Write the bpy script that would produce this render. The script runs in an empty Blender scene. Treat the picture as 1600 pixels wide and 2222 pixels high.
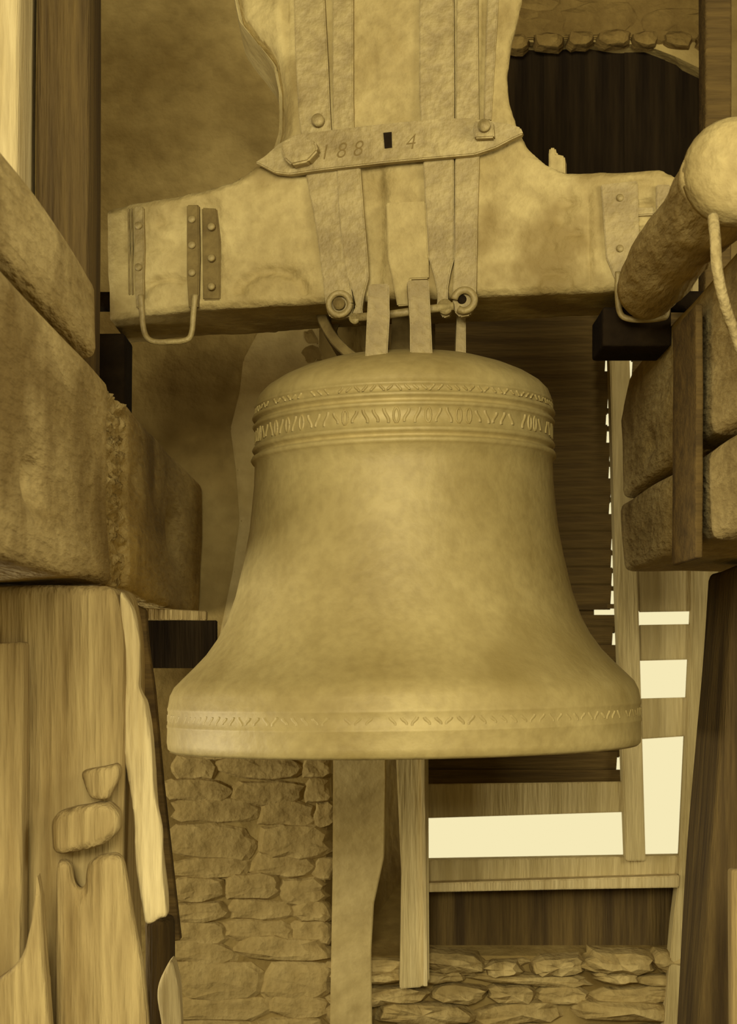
import bpy, bmesh, math, random
from mathutils import Vector, noise
random.seed(7)
S = bpy.context.scene
COL = S.collection
F = 3500.0            # focal length in pixels of the 1600 x 2222 frame
HY = 1450.0           # pixel row of the horizon
CZ = 1.6              # eye height
CD = 3.5              # camera to bell axis
# ------------------------------------------------------------------ camera
cam = bpy.data.cameras.new('camera'); cam.sensor_fit = 'VERTICAL'; cam.sensor_height = 24.0
cam.lens = 24.0 * F / 2222.0; cam.shift_y = (HY - 1111.0) / 2222.0
cam.dof.use_dof = True; cam.dof.focus_distance = 3.35; cam.dof.aperture_fstop = 7.0
co = bpy.data.objects.new('camera', cam); COL.objects.link(co)
co.location = (0, -CD, CZ); co.rotation_euler = (math.pi/2, 0, 0); S.camera = co
# ------------------------------------------------------------------ sky and light
def lin(c): 
    c /= 255.0
    return c/12.92 if c <= .04045 else ((c+.055)/1.055)**2.4
def L(r, g, b, k=1.0): return (lin(r)*k, lin(g)*k, lin(b)*k, 1.0)
w = bpy.data.worlds.new('overcast_sky'); S.world = w; w.use_nodes = True
bg = w.node_tree.nodes['Background']; bg.inputs[0].default_value = L(246, 233, 182); bg.inputs[1].default_value = 1.0
def area(name, loc, target, sx, sy, power, col=(1.0, .975, .86)):
    l = bpy.data.lights.new(name, 'AREA'); l.shape = 'RECTANGLE'; l.size = sx; l.size_y = sy
    l.energy = power; l.color = col
    o = bpy.data.objects.new(name, l); COL.objects.link(o); o.location = loc
    o.rotation_euler = (Vector(target)-Vector(loc)).to_track_quat('-Z', 'Y').to_euler()
    return o
area('daylight_from_front_opening', (-0.5, -5.4, 2.75), (0.1, 0, 1.7), 2.2, 1.3, 250)
area('daylight_from_left_window', (-2.2, -.10, 1.30), (0.0, 0.0, 1.45), .8, .7, 40)
area('fill_lamp_right', (2.2, -2.3, 2.45), (-.5, -.5, 1.8), 1.0, 1.0, 52)  # added lamp, no window there; brightens the left rail's inner face
S.view_settings.view_transform = 'Standard'; S.view_settings.look = 'None'
S.view_settings.gamma = 1.0; S.view_settings.use_curve_mapping = False
S.view_settings.exposure = 0.0
# ------------------------------------------------------------------ helpers
def W(px, py, D): return Vector(((px-800)*D/F, D-CD, CZ+(HY-py)*D/F))
def tag(o, label=None, cat=None, group=None, kind=None):
    if label: o['label'] = label
    if cat: o['category'] = cat
    if group: o['group'] = group
    if kind: o['kind'] = kind
    return o
def wloc(o):
    v = Vector((0, 0, 0))
    while o is not None:
        v += o.location; o = o.parent
    return v
def mk(name, vs, fs, m, parent=None, smooth=False, pivot=None):
    xs = [v[0] for v in vs]; ys = [v[1] for v in vs]; zs = [v[2] for v in vs]
    if pivot is None: pivot = Vector(((min(xs)+max(xs))/2, (min(ys)+max(ys))/2, min(zs)))
    me = bpy.data.meshes.new(name)
    me.from_pydata([(v[0]-pivot[0], v[1]-pivot[1], v[2]-pivot[2]) for v in vs], [], fs)
    bm = bmesh.new(); bm.from_mesh(me); bmesh.ops.recalc_face_normals(bm, faces=bm.faces); bm.to_mesh(me); bm.free()
    if smooth: me.polygons.foreach_set('use_smooth', [True]*len(me.polygons))
    me.materials.append(m)
    o = bpy.data.objects.new(name, me); COL.objects.link(o)
    if parent is not None: o.parent = parent; o.location = Vector(pivot) - wloc(parent)
    else: o.location = pivot
    return o
def empty(name, loc):
    o = bpy.data.objects.new(name, None); COL.objects.link(o); o.location = loc; o.empty_display_size = .1
    return o
def ticks(h, r, step):
    a = [-h, -h+r*.35, -h+r] if r > 0 else [-h]
    n = max(1, int(round((2*h-2*r)/step)))
    for i in range(1, n): a.append(-h+r+(2*h-2*r)*i/n)
    return a + ([h-r, h-r*.35, h] if r > 0 else [h])
def timber(name, x0, x1, y0, y1, z0, z1, m, parent=None, r=.012, step=.05, amp=.006, sc=3.0, hook=None, warp=None, stretch=(1, 1, 1), smooth=True):
    c = Vector(((x0+x1)/2, (y0+y1)/2, (z0+z1)/2)); h = Vector(((x1-x0)/2, (y1-y0)/2, (z1-z0)/2))
    r = min(r, h.x*.6, h.y*.6, h.z*.6)
    T = [ticks(h[i], r, step) for i in range(3)]
    N = [len(t)-1 for t in T]; idx = {}; vs = []; fs = []
    off = Vector((random.uniform(0, 50), random.uniform(0, 50), random.uniform(0, 50)))
    def V(i, j, k):
        if (i, j, k) in idx: return idx[(i, j, k)]
        a = Vector((T[0][i], T[1][j], T[2][k]))
        inn = Vector([max(-(h[q]-r), min(h[q]-r, a[q])) for q in range(3)]); d = a-inn
        if d.length > 1e-9: a = inn + d.normalized()*r
        p = Vector((a.x*stretch[0], a.y*stretch[1], a.z*stretch[2]))*sc + off
        nz = noise.noise_vector(p)*amp + noise.noise_vector(p*3.1)*amp*.4
        b = c + a + nz
        if hook: b = hook(b, a, h)
        if warp: b = warp(b)
        idx[(i, j, k)] = len(vs); vs.append(b); return idx[(i, j, k)]
    for ax in range(3):
        u, v = [(1, 2), (0, 2), (0, 1)][ax]
        for side in (0, N[ax]):
            for a in range(N[u]):
                for b in range(N[v]):
                    q = []
                    for (da, db) in ((0, 0), (1, 0), (1, 1), (0, 1)):
                        t = [0, 0, 0]; t[ax] = side; t[u] = a+da; t[v] = b+db; q.append(V(*t))
                    fs.append(q)
    return mk(name, vs, fs, m, parent, smooth)
def prism(name, front, back, m, parent=None, bevel=0.0, smooth=False):
    bm = bmesh.new(); n = len(front)
    a = [bm.verts.new(p) for p in front]; b = [bm.verts.new(p) for p in back]
    bm.faces.new(a); bm.faces.new(list(reversed(b)))
    for i in range(n): bm.faces.new((a[i], a[(i+1) % n], b[(i+1) % n], b[i]))
    bmesh.ops.recalc_face_normals(bm, faces=bm.faces)
    if bevel: bmesh.ops.bevel(bm, geom=list(bm.edges), offset=bevel, segments=2, affect='EDGES', clamp_overlap=True)
    bm.verts.ensure_lookup_table()
    vs = [v.co.copy() for v in bm.verts]; fs = [[v.index for v in f.verts] for f in bm.faces]
    bm.verts.index_update(); fs = [[v.index for v in f.verts] for f in bm.faces]
    bm.free()
    return mk(name, vs, fs, m, parent, smooth)
def plate(name, poly, D, t, m, parent=None, bevel=.002):           # a flat board facing the viewer, front at distance D
    fr = [W(x, y, D) for x, y in poly]; bk = [p+Vector((0, t, 0)) for p in fr]
    return prism(name, fr, bk, m, parent, bevel)
def soften(o, voxel=.006, it=6, amp=.004, sc=9):
    a = o.modifiers.new('r', 'REMESH'); a.mode = 'VOXEL'; a.voxel_size = voxel
    b = o.modifiers.new('s', 'SMOOTH'); b.iterations = it; b.factor = .6
    bpy.context.view_layer.update(); m0 = o.data.materials[0]
    me = bpy.data.meshes.new_from_object(o.evaluated_get(bpy.context.evaluated_depsgraph_get()))
    o.modifiers.clear(); o.data = me
    if not me.materials: me.materials.append(m0)
    for v in me.vertices: v.co += noise.noise_vector(Vector((v.co.x*sc*2, v.co.y*sc*2, v.co.z*sc*.6))+Vector(o.location))*amp
    me.polygons.foreach_set('use_smooth', [True]*len(me.polygons))
    return o
def tube(name, pts, rad, m, parent=None, seg=12, cap=True, flat=None):
    pts = [Vector(p) for p in pts]; n = len(pts); vs = []; fs = []
    rads = rad if isinstance(rad, (list, tuple)) else [rad]*n
    up = None
    for i, p in enumerate(pts):
        t = (pts[min(i+1, n-1)]-pts[max(i-1, 0)]).normalized()
        if up is None:
            up = Vector((0, 0, 1)) if abs(t.z) < .9 else Vector((0, 1, 0))
        s = t.cross(up).normalized(); up = s.cross(t).normalized()
        for k in range(seg):
            a = 2*math.pi*k/seg
            if flat: q = s*math.copysign(abs(math.cos(a))**.35, math.cos(a))*flat[0] + up*math.copysign(abs(math.sin(a))**.35, math.sin(a))*flat[1]
            else: q = (s*math.cos(a)+up*math.sin(a))*rads[i]
            vs.append(p+q)
    for i in range(n-1):
        for k in range(seg):
            fs.append([i*seg+k, i*seg+(k+1) % seg, (i+1)*seg+(k+1) % seg, (i+1)*seg+k])
    if cap: fs.append(list(range(seg))[::-1]); fs.append([(n-1)*seg+k for k in range(seg)])
    return mk(name, vs, fs, m, parent, True if not flat else False)
def catmull(P, n=6):
    P = [Vector(p) for p in P]; out = []
    for i in range(len(P)-1):
        a = P[max(i-1, 0)]; b = P[i]; c = P[i+1]; d = P[min(i+2, len(P)-1)]
        for k in range(n):
            t = k/n
            out.append(.5*((2*b)+(c-a)*t+(2*a-5*b+4*c-d)*t*t+(3*b-a-3*c+d)*t**3))
    out.append(P[-1]); return out
# ------------------------------------------------------------------ materials
def mat(name, c1, c2, rough=.8, scale=6.0, stretch=(1, 1, 1), grain=0.0, bump=.3, fine=60.0, metallic=0.0, spots=0.0, spot_col=None):
    m = bpy.data.materials.new(name); m.use_nodes = True; nt = m.node_tree; N = nt.nodes; K = nt.links
    b = N['Principled BSDF']; b.inputs['Roughness'].default_value = rough; b.inputs['Metallic'].default_value = metallic
    b.inputs['Specular IOR Level'].default_value = .35 if rough < .7 else (.08 if rough > .9 else .2)
    tc = N.new('ShaderNodeTexCoord'); mp = N.new('ShaderNodeMapping'); mp.inputs['Scale'].default_value = stretch
    K.new(tc.outputs['Object'], mp.inputs[0])
    n1 = N.new('ShaderNodeTexNoise'); n1.inputs['Scale'].default_value = scale; n1.inputs['Detail'].default_value = 6; n1.inputs['Roughness'].default_value = .6
    K.new(mp.outputs[0], n1.inputs['Vector'])
    n2 = N.new('ShaderNodeTexNoise'); n2.inputs['Scale'].default_value = fine; n2.inputs['Detail'].default_value = 4
    K.new(mp.outputs[0], n2.inputs['Vector'])
    r = N.new('ShaderNodeValToRGB'); r.color_ramp.elements[0].position = .34; r.color_ramp.elements[1].position = .66
    r.color_ramp.elements[0].color = c2; r.color_ramp.elements[1].color = c1
    K.new(n1.outputs[0], r.inputs[0])
    mx = N.new('ShaderNodeMix'); mx.data_type = 'RGBA'; mx.blend_type = 'MULTIPLY'; mx.inputs[0].default_value = .35+grain
    r2 = N.new('ShaderNodeValToRGB'); r2.color_ramp.elements[0].position = .3; r2.color_ramp.elements[1].position = .6
    r2.color_ramp.elements[0].color = (.5, .46, .4, 1); r2.color_ramp.elements[1].color = (1.0, 1.0, 1.0, 1)
    K.new(n2.outputs[0], r2.inputs[0]); K.new(r.outputs[0], mx.inputs[6]); K.new(r2.outputs[0], mx.inputs[7])
    out = mx.outputs[2]
    if spots:
        n3 = N.new('ShaderNodeTexNoise'); n3.inputs['Scale'].default_value = spots; n3.inputs['Detail'].default_value = 5
        K.new(tc.outputs['Object'], n3.inputs['Vector'])
        r3 = N.new('ShaderNodeValToRGB'); r3.color_ramp.elements[0].position = .54; r3.color_ramp.elements[1].position = .66
        r3.color_ramp.elements[0].color = (0, 0, 0, 1); r3.color_ramp.elements[1].color = (1, 1, 1, 1)
        K.new(n3.outputs[0], r3.inputs[0])
        m2 = N.new('ShaderNodeMix'); m2.data_type = 'RGBA'; K.new(r3.outputs[0], m2.inputs[0]); K.new(out, m2.inputs[6]); m2.inputs[7].default_value = spot_col
        out = m2.outputs[2]
    K.new(out, b.inputs['Base Color'])
    ad = N.new('ShaderNodeMath'); ad.operation = 'ADD'; K.new(n1.outputs[0], ad.inputs[0]); K.new(n2.outputs[0], ad.inputs[1])
    bp = N.new('ShaderNodeBump'); bp.inputs['Strength'].default_value = bump; bp.inputs['Distance'].default_value = .012
    K.new(ad.outputs[0], bp.inputs['Height']); K.new(bp.outputs[0], b.inputs['Normal'])
    return m
GV = (9, 9, .7); GY = (9, .7, 9); GX = (.7, 9, 9)
M = {}
M['yoke'] = mat('yoke_oak', L(184, 162, 100), L(150, 128, 72), .75, 5, (1, 1, 1), .0, .5, 45, spots=4, spot_col=L(132, 110, 58))
M['iron'] = mat('old_iron', L(168, 147, 88), L(130, 109, 58), .6, 9, (1, 1, 1), .05, .35, 60, metallic=.15)
M['iron_dark'] = mat('dark_iron', L(130, 109, 57), L(96, 77, 36), .85, 9, (1, 1, 1), .05, .35, 60)
M['black'] = mat('near_black', L(40, 29, 12), L(26, 18, 7), .95, 9, (1, 1, 1), 0, .3, 60)  # even near-black tone for blocks, gudgeons and holes
M['bronze'] = mat('bell_bronze', L(186, 164, 99), L(154, 132, 72), .58, 3.2, (1, 1, 1), -.1, .12, 50, metallic=.12, spots=2.2, spot_col=L(152, 130, 70))
M['wood_y'] = mat('rail_oak', L(186, 162, 100), L(146, 122, 66), .85, 3, (3, .7, 3), .05, .8, 26, spots=3, spot_col=L(122, 99, 50))
M['wood_v'] = mat('post_oak', L(170, 146, 88), L(130, 106, 56), .85, 5, (5, 5, .35), .10, .6, 22)
M['wood_pale'] = mat('split_oak', L(206, 184, 124), L(176, 152, 94), .85, 5, (5, 5, .35), .0, .4, 30)
M['wood_dark'] = mat('dark_post_oak', L(100, 79, 36), L(64, 48, 19), .85, 5, (6, 6, .3), .1, .6, 30)
M['wood_glow'] = mat('glow_frame_wood', L(196, 174, 114), L(170, 148, 90), .85, 5, (5, 5, .35), .0, .4, 30)  # lightened to carry the halation around the opening in its colour
M['slat'] = mat('louvre_wood', L(112, 88, 40), L(76, 58, 24), .85, 5, (.35, 5, 5), .1, .4, 30)
M['shade_black'] = mat('shade_black_boards', L(44, 33, 15), L(27, 19, 8), 1.0, 5, (5, 5, .35), .1, .3, 30)  # near-black colour holds the deep shade of the arch and the gap
M['plaster'] = mat('lime_plaster', L(164, 140, 80), L(112, 89, 42), .95, 1.6, (1, 1, 1), .0, .8, 22, spots=1.3, spot_col=L(96, 75, 34))
M['plaster_lit'] = mat('lit_plaster', L(196, 173, 112), L(156, 133, 76), .95, 2.5, (1, 1, 1), .0, .6, 22)  # paler copy of the plaster; light on wall and jamb is in the colour
M['stone'] = mat('rubble_stone', L(182, 158, 98), L(140, 116, 62), .95, 4, (1, 1, 1), .05, 1.0, 26)
M['stone_dim'] = mat('dim_rubble_stone', L(138, 113, 58), L(98, 76, 36), .95, 4, (1, 1, 1), .05, 1.0, 26)  # darker copy of the stone; dim light above the arch in its colour
M['rope'] = mat('bleached_rope', L(186, 164, 106), L(160, 138, 82), .9, 20, (1, 1, 1), .1, .5, 90)
M['floor'] = mat('floor_planks', L(84, 64, 28), L(56, 42, 16), .9, 4, (4, .5, 1), .1, .5, 30)
M['ink'] = mat('punched_mark', L(128, 106, 56), L(112, 90, 44), .9, 9, (1, 1, 1), 0, .1, 60)
# ------------------------------------------------------------------ setting: shell
YB = 1.10                                     # inner face of the back wall
def wall_back():
    # opening outline, front (y = YB) and back (y = 1.62), matching counts
    fr = []; bk = []
    lx, rx = -.150, .968; lo = .78; sp = 3.30; top = 3.395
    fr += [(lx+.02, lo), (lx+.035, 1.25), (lx, 1.7), (lx-.005, 2.3), (lx-.005, sp)]
    bk += [(.12, .95), (.12, 1.25), (.12, 1.7), (.12, 2.3), (.12, sp-.1)]
    for i in range(1, 12):
        t = i/12.0; x = lx+(rx-lx)*t; z = sp+(top-sp)*(1-abs(2*t-1)**5)
        fr.append((x, z+random.uniform(-.014, .014))); bk.append((.12+.96*t, z-.05))
    fr += [(rx, sp), (rx+.01, 2.3), (rx+.01, 1.5), (rx, lo)]; bk += [(1.08, sp-.1), (1.08, 2.3), (1.08, 1.5), (1.08, .95)]
    bm = bmesh.new()
    def ring(pts, y): return [bm.verts.new((x, y, z)) for x, z in pts]
    def loop(vs): return [bm.edges.new((vs[i], vs[(i+1) % len(vs)])) for i in range(len(vs))]
    rect = [(-2.4, 0), (2.4, 0), (2.4, 4.4), (-2.4, 4.4)]
    a = ring(fr, YB); ro = ring(rect, YB); b = ring(bk, 1.62); rb = ring(rect, 1.62)
    mid = ring([((p[0]*.35+q[0]*.65) if i < 5 else (p[0]+q[0])/2, (p[1]+q[1])/2) for i, (p, q) in enumerate(zip(fr, bk))], 1.36)
    bmesh.ops.triangle_fill(bm, edges=loop(a)+loop(ro), use_beauty=True)
    bmesh.ops.triangle_fill(bm, edges=loop(b)+loop(rb), use_beauty=True)
    for u, v in ((a, mid), (mid, b), (ro, rb)):
        for i in range(len(u)):
            j = (i+1) % len(u); bm.faces.new((u[i], u[j], v[j], v[i]))
    bm.verts.index_update(); vs = [v.co.copy() for v in bm.verts]; fs = [[v.index for v in f.verts] for f in bm.faces]; bm.free()
    return tag(mk('wall_back', vs, fs, M['plaster']), kind='structure')
WB = wall_back()
def box(name, x0, x1, y0, y1, z0, z1, m, parent=None):
    vs = [(x, y, z) for x in (x0, x1) for y in (y0, y1) for z in (z0, z1)]
    fs = [(0, 1, 3, 2), (4, 6, 7, 5), (0, 4, 5, 1), (2, 3, 7, 6), (0, 2, 6, 4), (1, 5, 7, 3)]
    return mk(name, vs, fs, m, parent)
tag(box('floor', -2.4, 2.4, -4.9, 1.62, -.1, 0, M['floor']), kind='structure')
tag(box('ceiling', -2.5, 2.5, -4.9, 1.62, 4.4, 4.5, M['wood_dark']), kind='structure')
tag(box('wall_left', -2.5, -2.4, -4.9, 1.62, 0, 4.4, M['plaster']), kind='structure')
tag(box('wall_right', 2.4, 2.5, -4.9, 1.62, 0, 4.4, M['plaster']), kind='structure')
# rubble stones set in the back wall
def stone(x, z, w_, h_, d=.035, y=YB, m=None, rot=0, parent=WB):
    # craggy stone bedded in the wall
    n = 14; vs = []; fs = []; rs = []; o3 = Vector((random.uniform(0, 99), 0, 0))
    for k in range(n):
        a = 2*math.pi*(k+random.uniform(-.25, .25))/n
        ca, sa = math.cos(a), math.sin(a); q = (abs(ca)**4+abs(sa)**4)**-.25
        q *= .86+.22*random.random(); rs.append((ca*q*w_/2, sa*q*h_/2))
    levels = [(1.08, .02), (1.0, -d*.15), (.86, -d*.75), (.5, -d)]; sk = random.uniform(-.25, .25)
    cr, sr = math.cos(rot), math.sin(rot)
    for s, dy in levels + [(0, -d*1.05)]:
        for (px, pz) in (rs if s else [(0, 0)]):
            qx, qz = px*s+pz*sk, pz*s; X, Z = x+qx*cr-qz*sr, z+qx*sr+qz*cr
            vs.append((X, y+dy+d*.45*noise.noise(Vector((X*26, Z*34, 0))+o3), Z+.006*noise.noise(Vector((X*40, Z*40, 5)))))
    for l in range(3):
        for k in range(n): fs.append([l*n+k, l*n+(k+1) % n, (l+1)*n+(k+1) % n, (l+1)*n+k])
    for k in range(n): fs.append([3*n+k, 3*n+(k+1) % n, 4*n])
    return mk('stone', vs, fs, m or M['stone'], parent)
def rubble(x0, x1, z0, z1, hmin, hmax, wmin, wmax, m, d=.03, slope=0, gap=.008, y=YB):
    z = z0; 
    while z < z1:
        h_ = random.uniform(hmin, hmax); x = x0 + random.uniform(-.04, 0)
        while x < x1-.02:
            w_ = random.uniform(wmin, wmax)
            if x+w_ > x1: w_ = max(.05, x1-x)
            stone(x+w_/2, z+h_/2+random.uniform(-.008, .008)+slope*(x-x0), w_-gap, h_-gap, random.uniform(.5, 1)*d, y, m, random.uniform(-.07, .07))
            x += w_
        z += h_
PX = lambda px, D=4.6: (px-800)*D/F
PZ = lambda py, D=4.6: CZ+(HY-py)*D/F
rubble(PX(380), PX(716), PZ(2300), PZ(1600), .05, .12, .12, .32, M['stone'], .020, gap=-.012)
rubble(PX(730), PX(1545), PZ(2320), PZ(2105), .03, .06, .12, .36, M['stone'], .055, gap=-.006)
rubble(PX(1085), PX(1545), PZ(85), PZ(-60), .06, .12, .14, .34, M['stone_dim'], .02, gap=-.014)
for px, py, w_, h_ in ((735, 1985, .0, 0), (980, 2085, .19, .065), (1090, 2098, .12, .05), (1210, 2092, .16, .06), (1340, 2085, .2, .07), (1455, 2080, .13, .06)):
    if w_: stone(PX(px), PZ(py), w_, h_, .06, YB, M['stone'], random.uniform(-.1, .1))
plate('dim_stone_backing', [(1000, -100), (1560, -100), (1560, 60), (1500, 84), (1440, 84), (1120, 84), (1000, 84)], 4.590, .02, M['stone_dim'], WB, .004)  # dark backing plate painted with the dim light above the arch
for i in range(7):      # broken stones along the arch edge
    stone(PX(1120+i*70), PZ(96-10*math.sin(i/6*3.1)), random.uniform(.07, .11), .045, .03, YB, M['stone_dim'], random.uniform(-.2, .2))
for py, w_ in ((700, .05), (735, .035), (770, .055), (1010, .05), (1110, .045), (1190, .06)):
    stone(PX(676), PZ(py), w_, .05, .02, YB, M['plaster'], .3)

plate('lit_wall_patch', [(693, 640), (691, 900), (690, 1500), (455, 1500), (480, 1360), (505, 1240), (520, 1130), (512, 1020), (500, 930), (520, 850), (528, 780), (560, 720), (600, 640)], 4.588, .02, M['plaster_lit'], WB, .006)  # pale sheet for the lit stretch of wall, light painted in
# ------------------------------------------------------------------ window_1: boarded louvre frame in the arch
WD = 4.56
win = empty('window_1', W(1200, 1900, WD)); tag(win, kind='structure')
def wp(name, poly, D=WD, t=.06, m=None, bevel=.003): return plate(name, poly, D, t, m or M['wood_glow'], win, bevel)
wp('stile', [(858, 640), (914, 640), (930, 1650), (932, 2128), (915, 2142), (868, 2146), (872, 1900), (850, 1400)], 4.50, .06)
wp('bead', [(914, 1640), (922, 1640), (928, 2140), (919, 2140)], 4.485, .02, M['wood_pale'], .001)
wp('stile', [(1320, 640), (1362, 640), (1386, 1300), (1402, 1868), (1360, 1868), (1339, 1300)], 4.54)
wp('stile', [(1500, 400), (1562, 400), (1560, 1330), (1548, 1700), (1522, 2000), (1500, 2280), (1438, 2280), (1462, 2000), (1480, 1855), (1492, 1600), (1505, 1325)], 4.54)
wp('bottom_rail', [(925, 1867), (1482, 1857), (1476, 1908), (925, 1916)], 4.57, .06)
wp('sill', [(928, 1917), (1476, 1900), (1474, 1926), (1230, 1930), (929, 1936)], 4.52, .16, M['wood_pale'])
wp('transom', [(690, 600), (1560, 560), (1560, 632), (690, 672)], 4.56, .08, M['slat'])
wp('recess_shade_sheet', [(925, 1930), (1474, 1920), (1470, 2100), (925, 2100)], 4.66, .02, M['wood_dark'])  # dark sheet painted as the shaded recess below the sill
wp('lit_jamb_plate', [(724, 1500), (836, 1500), (838, 1700), (834, 1860), (812, 1960), (806, 2060), (808, 2240), (716, 2240), (722, 1900)], 4.54, .03, M['plaster_lit'])  # added pale plate; the jamb's lit face is painted in
# left bay louvre slats, each held at its end by a short peg
slat_mesh = None
n_sl = 27; py0 = 660.0; pitch = 38.6
random.seed(11)
def slat_mesh_obj(name, xl, xr, py, D, hh, th, tiltdy, m, peg=None):
    z = PZ(py, D); X0, X1 = PX(xl, D), PX(xr, D); y = D-CD
    vs = []; 
    for x in (X0, X1):
        vs += [(x, y+tiltdy, z-hh/2), (x, y+tiltdy+th, z-hh/2), (x, y+th-tiltdy, z+hh/2), (x, y-tiltdy, z+hh/2)]
    fs = [(0, 1, 2, 3), (4, 7, 6, 5), (0, 4, 5, 1), (1, 5, 6, 2), (2, 6, 7, 3), (3, 7, 4, 0)]
    if peg:
        a = len(vs); x0, x1, hz = X1-.01, PX(peg, D), .008
        for x in (x0, x1): vs += [(x, y, z-hh/2+.003), (x, y+.02, z-hh/2+.003), (x, y+.02, z-hh/2+2*hz), (x, y, z-hh/2+2*hz)]
        fs += [tuple(a+i for i in f) for f in ((0, 1, 2, 3), (4, 7, 6, 5), (0, 4, 5, 1), (1, 5, 6, 2), (2, 6, 7, 3), (3, 7, 4, 0))]
    return mk(name, vs, fs, m, win)
for i in range(n_sl):
    py = py0 + i*pitch
    if i >= 17: py += 13
    tt = (py-700)/600.0
    xe = 1309 + 21*tt + random.choice((-3, 0, 0, 2, 5)) + (12 if i in (4, 12) else 0)
    hh = pitch*1.35*4.6/F
    xl = 905
    if i == 17: hh *= .76; py += 6
    slat_mesh_obj('slat', xl, xe, py+19, 4.62, hh, .010, .014, M['slat'], peg=1328+21*tt)
wp('cover_batten', [(905, 1300), (1290, 1300), (1290, 1345), (905, 1345)], 4.66, .012, M['slat'])
# right bay louvre slats behind the bell frame
for i in range(14):
    py = py0 + i*pitch
    slat_mesh_obj('slat', 1366+12*(py-700)/600+6, 1510, py+19, 4.62, pitch*1.35*4.6/F, .010, .014, M['slat'])
for poly in ([(1384, 1196), (1508, 1192), (1506, 1326), (1388, 1328)], [(1388, 1356), (1505, 1354), (1502, 1431), (1390, 1434)],
             [(1390, 1516), (1502, 1513), (1498, 1597), (1393, 1604)]):
    wp('board', poly, 4.575, .025)
wp('board', [(915, 1702), (1362, 1696), (1364, 1762), (915, 1776)], 4.57, .025, M['wood_glow'])
# vertical boards closing the arch head, coloured near black as its recess shade
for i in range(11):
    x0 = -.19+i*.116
    box('board', x0, x0+.117, 1.150+.004*(i % 2), 1.175+.004*(i % 2), 2.60, 3.45, M['shade_black'], win)

# ------------------------------------------------------------------ bell frame timbers
zt, zb = CZ+.527, CZ+.148; XA = -.476
def rail_hook(b, a, h):
    if a.x > h.x-.03:
        D = b.y+CD; z = b.z-CZ
        for (d0, z0, sd, sz, dep) in ((2.33, .272, .055, .030, .05), (4.02, .335, .10, .055, .05), (3.33, .40, .05, .02, .015)):
            b.x -= dep*math.exp(-((D-d0)/sd)**2-((z-z0)/sz)**2)
        b.x -= .024*math.exp(-((D-3.075)/.105)**6)
    return b
rail_l = tag(timber('frame_rail', -.95, XA, -1.95, 1.085, zb, zt, M['wood_y'], r=.02, step=.022, amp=.012, sc=2.6, hook=rail_hook, stretch=(1, .4, 1)),
    'massive oak rail on the left running back to the wall, with two oval peg holes', 'beam')
def adze(b, a, h):
    if a.x > 0:
        b.x += .020*noise.noise(Vector((1, b.y*38+b.z*26, b.z*50)))+.014*noise.noise(Vector((3, b.y*80+b.z*50, b.z*90)))
    return b
timber('hewn_band', XA-.06, XA-.014, -.525, -.33, zb+.004, zt-.01, M['wood_y'], rail_l, r=.006, step=.009, amp=.004, sc=8, hook=adze)
tag(timber('upper_rail', -.95, XA-.004, -1.95, -.655, zt+.014, CZ+.685, M['wood_y'], r=.02, step=.03, amp=.014, sc=3, stretch=(1, .4, 1)),
    'shorter squared timber lying on top of the left rail, ending before the dark post', 'beam')
def lean_post(b):
    if b.z < 1.2: pass
    return b
tag(timber('dark_post', -.622, -.524, -.48, -.33, zt+.008, 4.36, M['wood_dark'], r=.012, step=.05, amp=.008, sc=2, stretch=(1, 1, .3)),
    'dark brown squared post rising from the left rail beside the bell yoke', 'post')
tag(timber('pale_post', -.80, -.628, -.58, -.42, zt+.008, 4.36, M['wood_pale'], r=.015, step=.05, amp=.010, sc=2, stretch=(1, 1, .3)),
    'pale upright timber at the left edge, left of the dark brown post', 'post')
# post under the left rail
PD = 2.66
def wane(b):
    k = max(0, min(1, (b.z-CZ-.02)/.13))
    if b.x > -.45: b.x += -.018*k*k + .004*math.sin(b.z*9)
    return b
tag(timber('frame_post', -.72, -.409, PD-CD, PD-CD+.30, 0, zb-.010, M['wood_v'], r=.018, step=.03, amp=.010, sc=3, warp=wane, stretch=(1, 1, .3)),
    'thick weathered oak post standing under the left rail', 'post')
# splintered slab
sl = [(262, 1278), (284, 1318), (303, 1400), (301, 1470), (298, 1492), (314, 1525), (322, 1575), (330, 1650), (338, 1730), (348, 1800), (352, 1870), (357, 1930), (360, 1994), (346, 1990), (340, 2000), (314, 2006), (303, 1950), (292, 1850), (282, 1740), (270, 1640), (266, 1500), (262, 1400)]
tag(soften(plate('splintered_slab', sl, PD+.01, .045, M['wood_pale'], None, .003), .005, 1, .005, 16),
    'pale splintered slab of timber along the right side of the left post', 'slab')
tag(timber('front_plank', -.70, -.556, PD-CD-.062, PD-CD-.012, 0, CZ+(HY-1395)*(PD-.06)/F, M['wood_v'], r=.006, step=.03, amp=.006, sc=3, stretch=(1, 1, .3)),
    'upright plank with a square top fixed to the front of the left post', 'plank')
def bulge(b, a, h):
    if a.y < 0: b.y -= .025*math.exp(-(a.z/h.z)**2*2)
    return b
tag(soften(plate('splayed_foot_piece', [(-60, 2160), (15, 2110), (48, 2070), (62, 2010), (78, 1880), (86, 1960), (100, 2120), (112, 2300), (-60, 2300)], 2.53, .05, M['wood_v'], None, .004)),
    'pale splayed timber piece in the bottom left corner, before the upright plank', 'timber')
tag(soften(plate('tenon_wedge', [(108, 1768), (150, 1752), (222, 1738), (252, 1748), (264, 1790), (258, 1812), (225, 1832), (172, 1850), (112, 1858)], 2.58, .06, M['wood_v'], None, .014)),
    'blunt wooden wedge driven across the front of the left post', 'wedge')
tag(soften(plate('grooved_block', [(170, 1672), (258, 1654), (262, 1680), (232, 1738), (190, 1735)], 2.60, .045, M['wood_v'], None, .004)),
    'small grooved block on the left post just above the blunt wedge', 'block')
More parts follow.
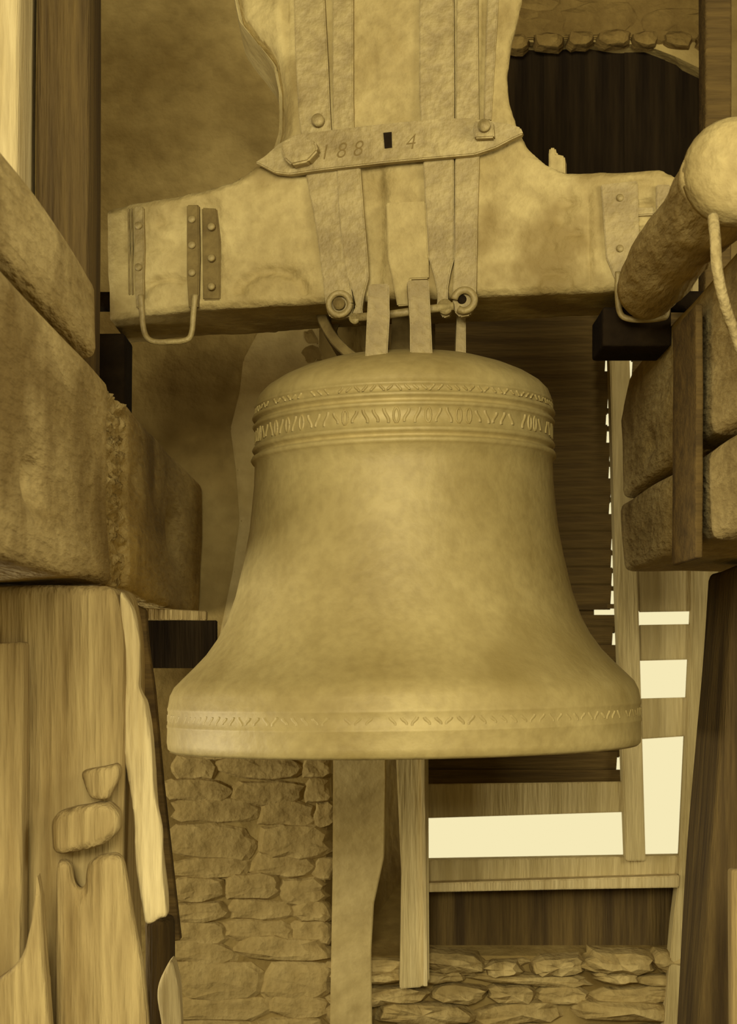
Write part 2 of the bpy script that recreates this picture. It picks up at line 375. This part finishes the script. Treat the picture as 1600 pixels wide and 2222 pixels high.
tag(soften(plate('lower_cheek', [(116, 1866), (148, 1868), (150, 1905), (172, 1950), (186, 1930), (176, 1890), (200, 1858), (262, 1850), (282, 1960), (310, 2100), (322, 2300), (118, 2300)], 2.605, .045, M['wood_v'], None, .008)),
    'lower facing board with a hooked notch at its top on the left post', 'board')
# boards behind the post
tag(plate('leaning_board', [(268, 1298), (316, 1322), (322, 1400), (336, 1500), (354, 1700), (374, 1880), (392, 2040), (340, 2050), (290, 1600)], 3.6, .03, M['slat'], None, .002),
    'thin brown board leaning behind the splintered slab', 'board')
tag(plate('cross_batten', [(296, 1318), (448, 1326), (448, 1346), (298, 1344)], 3.9, .03, M['wood_v'], None, .002),
    'thin level batten under the far end of the left rail', 'batten')
tag(plate('dark_gap_sheet', [(300, 1346), (470, 1346), (470, 1450), (318, 1450)], 4.3, .03, M['shade_black'], None, .002),  # fills a dark opening; its shade is painted as a sheet
    'dark sheet painted as the dark gap behind the thin level batten', 'board')
tag(timber('stub_post', PX(312, 3.3), PX(372, 3.3), -.2, -.12, 0, PZ(1992, 3.3), M['wood_dark'], r=.015, step=.04, amp=.006, sc=4),
    'short dark stub post below the end of the splintered slab', 'post')
tag(soften(plate('pale_stub', [(372, 2078), (388, 2140), (392, 2222), (402, 2600), (350, 2600), (352, 2240), (336, 2162), (342, 2130)], 3.15, .08, M['wood_pale'], None, .006)),
    'pale angled timber stub in front of the short dark stub post', 'timber')

# right side
XC = .623
def cut_far(b):
    D = b.y+CD; z = b.z-CZ
    lim = 4.0 - max(0, (z-.60))*2.2
    if D > lim: b.y = lim-CD + (b.y+CD-lim)*.05
    return b
def crack_hook(b, a, h):
    if a.x < -h.x+.03:
        D = b.y+CD; z = b.z-CZ
        for (d0, z0, sd, sz, dep) in ((3.6, .50, .05, .02, .03), (3.3, .62, .3, .006, .012)):
            b.x += dep*math.exp(-((D-d0)/sd)**2-((z-z0)/sz)**2)
    return b
tag(timber('frame_rail', XC, 1.10, -1.4, .50, CZ+.424, CZ+.709, M['wood_y'], r=.02, step=.025, amp=.013, sc=3, hook=crack_hook, warp=cut_far, stretch=(1, .4, 1)),
    'upper squared oak rail on the right beneath the rope, its top end cut aslant', 'beam')
tag(timber('frame_rail', XC+.004, 1.10, -1.4, .49, CZ+.235, CZ+.402, M['wood_y'], r=.02, step=.03, amp=.012, sc=3, stretch=(1, .4, 1)),
    'lower squared oak rail on the right, under a long dark joint', 'beam')
tag(timber('shadow_strip', .592, .606, -.58, -.36, CZ+.20, CZ+.66, M['slat'], r=.004, step=.03, amp=.003, sc=3),  # thin strip whose dark colour stands for a shadow on the rails
    'dark strip painted as a shadow across both rails on the right', 'board')
def lean_r(b):
    b.x -= max(0, (1.85-b.z))*.073
    return b
tag(timber('frame_post', .770, .99, -.1, .15, 0, CZ+.222, M['wood_dark'], r=.02, step=.04, amp=.010, sc=3, warp=lean_r, stretch=(1, 1, .3)),
    'dark upright post under the lower rail at the right edge', 'post')
tag(timber('edge_plank', .648, .74, -.62, -.58, 0, CZ-.36, M['wood_v'], r=.006, step=.05, amp=.006, sc=3, stretch=(1, 1, .3)),
    'pale plank showing as a sliver at the lower right edge', 'plank')
tag(timber('slim_post', .808, .872, .38, .46, CZ+.66, 4.38, M['slat'], r=.008, step=.06, amp=.005, sc=3, stretch=(1, 1, .3)),
    'slim brown post rising behind the round log at upper right', 'post')
# round log
lg = empty('round_log', W(1580, 375, 2.5)+Vector((0, .35, -.075)))
tag(lg, 'stout round log with a rounded pale end jutting forward at upper right', 'log')
pts = []; rd = []
for i in range(22):
    t = i/21; pts.append(Vector((.562-.010*t+.004*math.sin(t*7), -1.0+.70*t+.0, CZ+.768-.018*t))); rd.append((.073-.009*t)*(1+.03*math.sin(t*11)))
o = tube('shaft', pts, rd, M['wood_y'], lg, 28)
for v in o.data.vertices: v.co += noise.noise_vector(v.co*14)*.006
cp = []; cr = []
for i in range(8):
    t = i/7; cp.append(Vector((.572, -1.045+.06*t, CZ+.770))); cr.append(.084*max(.02, 1-(1-t)**3.2)**.38)
o = tube('end_cap', cp, cr, M['yoke'], lg, 28)
rp = catmull([W(1548, 470, 2.42), W(1553, 520, 2.40), W(1558, 590, 2.40), W(1575, 665, 2.42), W(1600, 735, 2.45), W(1625, 810, 2.46), W(1640, 900, 2.47), W(1648, 1000, 2.47)], 8)
tag(tube('hanging_rope', rp, .0085, M['rope'], None, 10), 'pale stiff rope hanging from the round log at the right edge', 'rope')

# ------------------------------------------------------------------ yoke (headstock)
D0 = 3.34; TN = .2
NV = Vector((-TN, -1, 0)).normalized()
def YP(px, py, off=0.0):
    k = (px-800)/F; D = (D0-off+.014)/(1+TN*k)
    return W(px, py, D)
yoke = empty('bell_yoke', YP(870, 650)+NV*-.14)
tag(yoke, 'heavy carved oak yoke with iron straps carrying the bell', 'bell yoke')
outl = [(232, 452), (262, 444), (292, 436), (380, 423), (440, 413), (500, 395), (545, 368), (575, 338), (592, 310), (604, 280), (607, 230), (602, 180), (588, 122), (562, 85), (532, 50), (516, 28), (508, 0), (500, -60), (495, -160),
        (1150, -160), (1140, -60), (1134, 0), (1124, 45), (1110, 90), (1103, 160), (1108, 220), (1124, 272), (1148, 318), (1188, 354), (1232, 372), (1340, 371), (1436, 365), (1448, 374), (1468, 380), (1466, 620), (1340, 628), (1032, 640), (960, 646), (860, 648), (705, 656), (430, 672), (300, 684), (236, 692)]
fr = [YP(x, y) for x, y in outl]; bk = [p+Vector((0, .26, 0)) for p in fr]
bm = bmesh.new(); a = [bm.verts.new(p) for p in fr]; b = [bm.verts.new(p) for p in bk]
f1 = bm.faces.new(a); bm.faces.new(b[::-1]); n = len(a)
for i in range(n): bm.faces.new((a[i], a[(i+1) % n], b[(i+1) % n], b[i]))
bmesh.ops.recalc_face_normals(bm, faces=bm.faces)
ed = [e for e in bm.edges if all(v in a for v in e.verts)]
bmesh.ops.bevel(bm, geom=ed, offset=.010, segments=2, affect='EDGES', clamp_overlap=True)
bm.verts.index_update(); vs = [v.co.copy() for v in bm.verts]; fs = [[v.index for v in f.verts] for f in bm.faces]; bm.free()
tmp = mk('block', vs, fs, M['yoke'], yoke)
md = tmp.modifiers.new('r', 'REMESH'); md.mode = 'VOXEL'; md.voxel_size = .0065
bpy.context.view_layer.update()
dg = bpy.context.evaluated_depsgraph_get()
nm = bpy.data.meshes.new_from_object(tmp.evaluated_get(dg)); tmp.modifiers.clear(); tmp.data = nm
if not nm.materials: nm.materials.append(M['yoke'])
wl = wloc(tmp)
EDGE = [(-200, 495), (-60, 500), (0, 508), (28, 516), (50, 532), (85, 562), (122, 588), (180, 602), (230, 607), (280, 604), (310, 592), (338, 575), (350, 565)]
gouges = [ # px, py, half width, half height, depth (m), power
    (808, 500, 27, 140, .016, 6), (340, 535, 52, 14, .008, 2), (352, 480, 14, 12, .010, 2), (455, 545, 24, 105, .007, 4), (440, 445, 30, 14, .006, 2),
    (395, 476, 30, 8, .006, 2), (1236, 440, 26, 12, .012, 2), (1220, 470, 20, 16, .010, 2), (1250, 505, 22, 8, .010, 2), (1190, 490, 8, 8, .007, 2),
    (1200, 535, 9, 7, .006, 2), (1205, 592, 30, 7, .007, 2), (1385, 445, 34, 8, .016, 4), (1385, 475, 34, 6, .010, 4), (1385, 500, 34, 9, .016, 4), (1380, 398, 60, 6, .006, 4),
    (1050, 110, 6, 150, .010, 4), (620, 60, 6, 70, .010, 4), (608, 40, 4, 60, .008, 4), (625, 150, 4, 30, .006, 2), (740, 190, 25, 60, .003, 4), (860, 230, 70, 30, .003, 4),
    (1278, 520, 5, 110, .005, 4), (1268, 470, 5, 30, .004, 4), (560, 400, 60, 14, .004, 2), (1090, 520, 60, 30, .004, 2)]
arcs = [(590, 640, 85, 62, .011), (365, 650, 65, 52, .011), (1200, 640, 45, 60, .004)]
for v in nm.vertices:
    p = v.co + wl
    n_ = noise.noise_vector(Vector((p.x*5, p.y*5, p.z*9)))*.004 + noise.noise_vector(p*24)*.0016
    D = p.y+CD; px = 800+p.x*F/D; py = HY-(p.z-CZ)*F/D
    kk = (px-800)/F; Df = (D0+.014)/(1+TN*kk)
    if D < Df+.03:
        dep = 0
        for (gx, gy, hw, hh, d, pw) in gouges:
            q = (abs(px-gx)/hw)**pw+(abs(py-gy)/hh)**pw
            if q < 3: dep += d*math.exp(-q)
        for (gx, gy, rx, ry, d) in arcs:
            if py < gy:
                q = math.hypot((px-gx)/rx, (py-gy)/ry)
                if .5 < q < 1.25: dep += d*math.exp(-((q-.86)/.14)**2)*(1+.6*noise.noise(p*60))
        if py < 345:          # broad chamfer down the left edge of the upright
            ex = 508+(py*1.0 if py < 0 else 0)
            for (ya, xa), (yb, xb) in zip(EDGE, EDGE[1:]):
                if ya <= py <= yb: ex = xa+(xb-xa)*(py-ya)/(yb-ya)
            wd = 34+max(0, 120-py)*.5
            q = (px-ex)/wd
            if q < 1: dep += .034*(1-max(0, q))
        n_ = n_ - NV*dep
    v.co += n_
nm.polygons.foreach_set('use_smooth', [True]*len(nm.polygons))
def yplate(name, poly, t, m, off=0.0, parent=yoke, bevel=.0025):
    fr = [YP(x, y, off+t) for x, y in poly]; bk = [p-NV*(t+.004) for p in fr]
    return prism(name, fr, bk, m, parent, bevel)
# long hanger straps (each runs from the head of the yoke down to its eye)
yplate('strap', [(636, -100), (700, -100), (704, 0), (712, 150), (718, 275), (735, 370), (742, 480), (752, 560), (764, 640), (768, 668), (760, 686), (738, 692), (716, 688), (708, 672), (700, 600), (684, 480), (662, 372), (648, 250), (640, 100)], .013, M['iron'])
yplate('strap', [(722, -100), (766, -100), (766, 200), (768, 300), (782, 366), (790, 470), (798, 560), (800, 602), (790, 640), (786, 668), (788, 690), (778, 704), (766, 700), (764, 680), (772, 664), (768, 640), (752, 600), (742, 540), (734, 450), (730, 366), (722, 270)], .013, M['iron'], .002)
yplate('strap', [(910, -100), (984, -100), (986, 200), (985, 345), (986, 470), (986, 560), (978, 590), (972, 625), (972, 660), (978, 684), (962, 690), (948, 668), (950, 635), (940, 590), (930, 560), (924, 450), (918, 345), (910, 200)], .013, M['iron'])
yplate('strap', [(992, -100), (1036, -100), (1038, 150), (1040, 335), (1036, 480), (1034, 600), (1032, 660), (1020, 684), (998, 688), (986, 676), (982, 650), (986, 560), (988, 345), (990, 200)], .013, M['iron'], .002)
yplate('side_strap', [(1062, -100), (1088, -100), (1076, 100), (1066, 262), (1050, 262), (1054, 100)], .006, M['iron'])
def eye(px, py, r, off, rod, a0=0, a1=2*math.pi):
    c = YP(px, py, off); U = Vector((1, -TN, 0)).normalized(); s = (D0)/F
    pts = [c+U*math.cos(a)*r*s+Vector((0, 0, 1))*math.sin(a)*r*s for a in [a0+(a1-a0)*i/20 for i in range(21)]]
    return pts
s_ = D0/F
tube('strap_eye', eye(737, 660, 24, .020, 0), 7*s_, M['iron'], yoke, 10, False)
tube('strap_eye', eye(1008, 652, 22, .022, 0, -2.2, 3.0), 8*s_, M['iron'], yoke, 10)
def stub(name, px, py, r, off, ln, m, seg=20):
    c = YP(px, py, off); return tube(name, [c-NV*.01, c+NV*ln], r*s_, m, yoke, seg)
stub('pin', 737, 660, 13, .016, .010, M['iron_dark']); 
stub('pin_hole', 1003, 650, 10, .014, .004, M['black'])
stub('pin_end', 772, 694, 11, .015, .018, M['iron'])
tube('cross_pin', [YP(764, 690, .026), YP(850, 682, .026), YP(985, 664, .026)], 9*s_, M['iron'], yoke, 12)
stub('pin_end', 968, 668, 16, .015, .016, M['iron'])
# raised middle batten
yplate('batten', [(838, 440), (924, 436), (930, 560), (930, 604), (890, 606), (888, 662), (862, 664), (852, 606), (842, 560)], .012, M['yoke'])
# clamp bar
cb = [(553, 352), (575, 338), (604, 312), (640, 292), (700, 284), (832, 268), (940, 258), (1012, 255), (1060, 262), (1104, 268), (1130, 276), (1136, 290), (1110, 302), (1076, 320), (1030, 335), (915, 345), (830, 353), (700, 368), (628, 378), (596, 374), (570, 360)]
bar = yplate('clamp_bar', cb, .016, M['iron'], .017)
o = yplate('square_hole', [(832, 288), (850, 286), (851, 320), (835, 322)], .0015, M['black'], .0335, bar, .0003)
yplate('nut', [(608, 312), (645, 297), (684, 305), (690, 326), (668, 350), (632, 358), (616, 344)], .030, M['iron'], .033, bar, .004)
sq = yplate('nut', [(1028, 262), (1070, 262), (1073, 298), (1030, 300)], .020, M['iron'], .033, bar, .003)
c = YP(1052, 275, .053); tube('bolt_end', [c, c+NV*.012], 13*s_, M['iron'], sq, 16)
c = YP(692, 264, .013); tube('rivet', [c-NV*.004, c+NV*.012, c+NV*.016], [14*s_, 14*s_, 9*s_], M['iron'], yoke, 16)
def text(body, px, py, h, off, shear=.25):
    cu = bpy.data.curves.new('t', 'FONT'); cu.body = body; cu.size = h*1.4*s_; cu.extrude = .0002; cu.shear = shear; cu.space_character = 1.25; cu.offset = -.0008
    to = bpy.data.objects.new('t', cu); COL.objects.link(to); bpy.context.view_layer.update()
    me = bpy.data.meshes.new_from_object(to.evaluated_get(bpy.context.evaluated_depsgraph_get()))
    bpy.data.objects.remove(to)
    U = Vector((1, -TN, .075)).normalized(); V_ = Vector((-.05, .0, 1)); c = YP(px, py, off)
    vs = [c+U*v.co.x+V_*v.co.y+NV*v.co.z for v in me.vertices]; fs = [list(p.vertices) for p in me.polygons]
    return mk('punched_digit', vs, fs, M['ink'], bar)
for ch_, x_, y_ in (('1', 692, 348), ('8', 728, 344), ('8', 764, 340), ('4', 878, 326)): text(ch_, x_, y_, 34, .0336)
# stirrups
for (x0, x1, y0) in ((291, 311, 448), (405, 431, 444)):
    yplate('stirrup_plate', [(x0, y0), (x1, y0), (x1+2, 560), (x1, 640), (x1-2, 668), (x0+4, 668), (x0, 600)], .009, M['iron_dark'] if x0 > 400 else M['iron'])
yplate('stirrup_plate', [(438, 450), (470, 452), (478, 520), (478, 650), (440, 650)], .004, M['iron_dark'])
tube('stirrup_rod', catmull([YP(306, 640, .012), YP(308, 680, .012), YP(314, 722, .012), YP(330, 740, .012), YP(370, 742, .012), YP(404, 738, .012), YP(416, 722, .012), YP(420, 680, .012), YP(424, 640, .012)], 5), 6.5*s_, M['iron'], yoke, 10)
for px_, y0_ in ((283, 450), (276, 450)):
    yplate('iron_edge', [(px_, y0_), (px_+4, y0_), (px_+6, 640), (px_+2, 640)], .005, M['iron'])
yplate('stirrup_plate', [(1304, 400), (1384, 392), (1388, 560), (1372, 596), (1350, 612), (1338, 612), (1316, 560), (1310, 480)], .012, M['iron'])
yplate('stirrup_plate', [(1424, 400), (1456, 400), (1456, 600), (1424, 600)], .012, M['iron'])
tube('stirrup_rod', catmull([YP(1342, 590, .012), YP(1341, 640, .012), YP(1346, 678, .012), YP(1362, 691, .012), YP(1400, 694, .012), YP(1436, 690, .012), YP(1447, 682, .012), YP(1450, 640, .012), YP(1450, 590, .012)], 5), 6.5*s_, M['iron'], yoke, 10)
for x0 in (1352, 1376, 1400):
    pass
yplate('plate_bar', [(1350, 452), (1420, 449), (1420, 466), (1350, 469)], .006, M['iron'])
yplate('plate_bar', [(1350, 508), (1420, 504), (1420, 522), (1350, 526)], .006, M['iron'])
for (rx, ry) in ((417, 476), (417, 532), (417, 592), (459, 492), (459, 560), (459, 622), (301, 490), (301, 580), (1346, 430), (1346, 540)):
    c = YP(rx, ry, .010); tube('rivet', [c-NV*.004, c+NV*.004, c+NV*.007], [9*s_, 8*s_, 4*s_], M['iron'], yoke, 12)
# wedges on the shoulder
fr = [YP(x, y, -.10) for x, y in [(1191, 330), (1193, 320), (1206, 320), (1208, 334), (1226, 338), (1227, 380), (1191, 372)]]
prism('wedge', fr, [p-NV*.05 for p in fr], M['yoke'], yoke, .003)
# gudgeons
for px_, sgn in ((240, -1), (1460, 1)):
    c = YP(px_, 655, -.13); tube('gudgeon', [c-Vector((sgn*.03, 0, 0)), c+Vector((sgn*.10, 0, 0))], .022, M['black'], yoke, 16)

# bearing blocks
c = YP(250, 700, -.13)
tag(timber('bearing_block', -.66, -.535, c.y-.06, c.y+.06, zt+.006, CZ+.735, M['black'], r=.008, step=.05, amp=.002),
    'dark bearing block on the left rail under the yoke end', 'block')
c = YP(1380, 720, -.13)
tag(timber('bearing_block', .476, .617, c.y-.09, c.y+.07, CZ+.655, CZ+.735, M['black'], r=.006, step=.05, amp=.002),
    'dark bearing block under the right end of the yoke, beside the right rail', 'block')

# ------------------------------------------------------------------ bell
BX = .076
bell = empty('church_bell', (BX, 0, CZ-.172)); bell['label'] = 'large cast bronze bell with relief bands around its shoulder'; bell['category'] = 'bell'
prof = [(0, .676), (.06, .675), (.12, .669), (.19, .655), (.235, .640), (.270, .624), (.298, .606), (.313, .590), (.319, .575), (.320, .568), (.3225, .566), (.3225, .562), (.320, .560), (.3195, .548),
        (.3255, .546), (.3275, .542), (.3255, .538), (.3185, .535), (.3185, .529), (.3235, .527), (.3265, .523), (.3235, .519), (.3195, .516), (.3205, .480), (.3245, .478), (.3275, .473), (.3245, .468), (.3185, .465), (.3185, .459), (.3275, .457), (.3305, .451), (.3275, .446), (.322, .442),
        (.3235, .40), (.327, .365), (.334, .30), (.346, .235), (.3635, .16), (.3825, .105), (.401, .07), (.426, .035), (.452, .008), (.478, -.017), (.495, -.034), (.504, -.052), (.508, -.075), (.5092, -.078), (.5092, -.082), (.508, -.085), (.509, -.112), (.5102, -.114), (.5102, -.118), (.509, -.121), (.510, -.15), (.508, -.164), (.502, -.170),
        (.488, -.168), (.455, -.10), (.42, -.03), (.37, .05), (.335, .13), (.31, .25), (.295, .40), (.285, .52), (.25, .58), (.15, .61), (0, .62)]
TA = math.radians(.9)
def tilt(p):
    x, y, z = p; x -= BX; 
    return Vector((BX + x*math.cos(TA)-(z-CZ-.25)*math.sin(TA)*-1*0 - (z-CZ-.25)*math.sin(TA)*0 , y, z + x*math.sin(TA)))
NS = 192; vs = []; fs = []
for (r, z) in prof:
    if r == 0: vs.append(tilt((BX, 0, CZ+z))); continue
    for k in range(NS):
        a = 2*math.pi*k/NS; rr = r+.0012*noise.noise(Vector((math.cos(a)*2, math.sin(a)*2, z*5)))
        vs.append(tilt((BX+rr*math.cos(a), rr*math.sin(a), CZ+z)))
def ring_i(i): return 1+(i-1)*NS
last = len(vs)-1
for k in range(NS):
    fs.append([0, ring_i(1)+k, ring_i(1)+(k+1) % NS])
    for i in range(1, len(prof)-2):
        a, b = ring_i(i), ring_i(i+1); fs.append([a+k, a+(k+1) % NS, b+(k+1) % NS, b+k])
    fs.append([ring_i(len(prof)-2)+k, last, ring_i(len(prof)-2)+(k+1) % NS])
mk('body', vs, fs, M['bronze'], bell, True)
# low relief friezes, one joined mesh each
def relief(name, zc, hh, r, n, kinds, depth=.0026, fill=.8):
    vs = []; fs = []
    def stroke(pts, wd, a0):
        m = len(pts); b0 = len(vs)
        for i, (u, v) in enumerate(pts):
            p0 = pts[max(i-1, 0)]; p1 = pts[min(i+1, m-1)]; dx, dz = p1[0]-p0[0], p1[1]-p0[1]; l = math.hypot(dx, dz) or 1
            nx, nz = -dz/l*wd, dx/l*wd
            for (sx, dd) in ((-1, -.001), (-.4, depth), (.4, depth), (1, -.001)):
                a = a0+(u+nx*sx)/r; R = r+dd
                vs.append(tilt((BX+R*math.cos(a), R*math.sin(a), CZ+zc+v+nz*sx)))
        for i in range(m-1):
            for q in range(3): fs.append([b0+i*4+q, b0+i*4+q+1, b0+(i+1)*4+q+1, b0+(i+1)*4+q])
    for k in range(n):
        a0 = 2*math.pi*k/n; c = random.choice(kinds); h = hh/2; w_ = math.pi*r/n*fill; wd = min(.0028, w_*.3)
        if random.random() < .08: continue
        if c == 'I': stroke([(0, -h), (0, h)], wd, a0)
        elif c == 'O': stroke([(w_*.7*math.cos(t), h*math.sin(t)) for t in [i*math.pi/5 for i in range(11)]], wd, a0)
        elif c == 'L': stroke([(-w_*.6, h), (-w_*.6, -h), (w_*.6, -h)], wd, a0)
        elif c == 'V': stroke([(-w_*.7, h), (0, -h), (w_*.7, h)], wd, a0)
        elif c == 'leaf':
            sg = random.choice((-1, 1)); q = random.uniform(.7, 1); stroke([(sg*w_*.7*math.cos(t*3.6-.5)*(1-t*.3), h*q*(2*t-1)) for t in [i/7 for i in range(8)]], wd*1.4, a0)
    return tag(mk(name, vs, fs, M['bronze'], bell, True), kind='stuff')
relief('shoulder_frieze', .5545, .012, .3215, 120, ['leaf'], .0016)
relief('inscription_band', .4995, .030, .3215, 96, ['leaf', 'leaf', 'leaf', 'O'], .0015)
relief('lip_frieze', -.098, .017, .509, 150, ['leaf'], .0006)
# crown
def ribbon(name, pts, hw, hd, m=M['bronze']): return tube(name, pts, 0, m, bell, 12, True, flat=(hw, hd))
def canon(name, poly, D, t, m=M['bronze']):
    return plate(name, poly, D, t, m, bell, .003)
canon('canon', [(800, 616), (845, 615), (846, 690), (840, 790), (792, 790), (796, 700)], 3.262, .042, M['iron'])
canon('canon', [(884, 608), (931, 606), (936, 700), (940, 790), (890, 790), (890, 700)], 3.262, .042, M['iron'])
canon('canon', [(992, 680), (1011, 678), (1012, 800), (988, 800)], 3.36, .05, M['iron'])
ribbon('canon', catmull([W(800, 800, 3.5), W(762, 775, 3.5), W(728, 742, 3.5), W(705, 700, 3.52), W(700, 655, 3.55)], 5), .026, .012, M['iron_dark'])
ribbon('canon', catmull([W(780, 800, 3.62), W(745, 770, 3.62), W(720, 720, 3.62), W(735, 680, 3.6)], 5), .02, .012, M['iron_dark'])
canon('crown_post', [(852, 660), (888, 660), (892, 800), (848, 800)], 3.47, .06, M['iron_dark'])
canon('canon', [(800, 650), (845, 650), (845, 800), (796, 800)], 3.66, .03, M['iron_dark'])
canon('canon', [(900, 650), (945, 650), (945, 800), (896, 800)], 3.66, .03, M['iron_dark'])
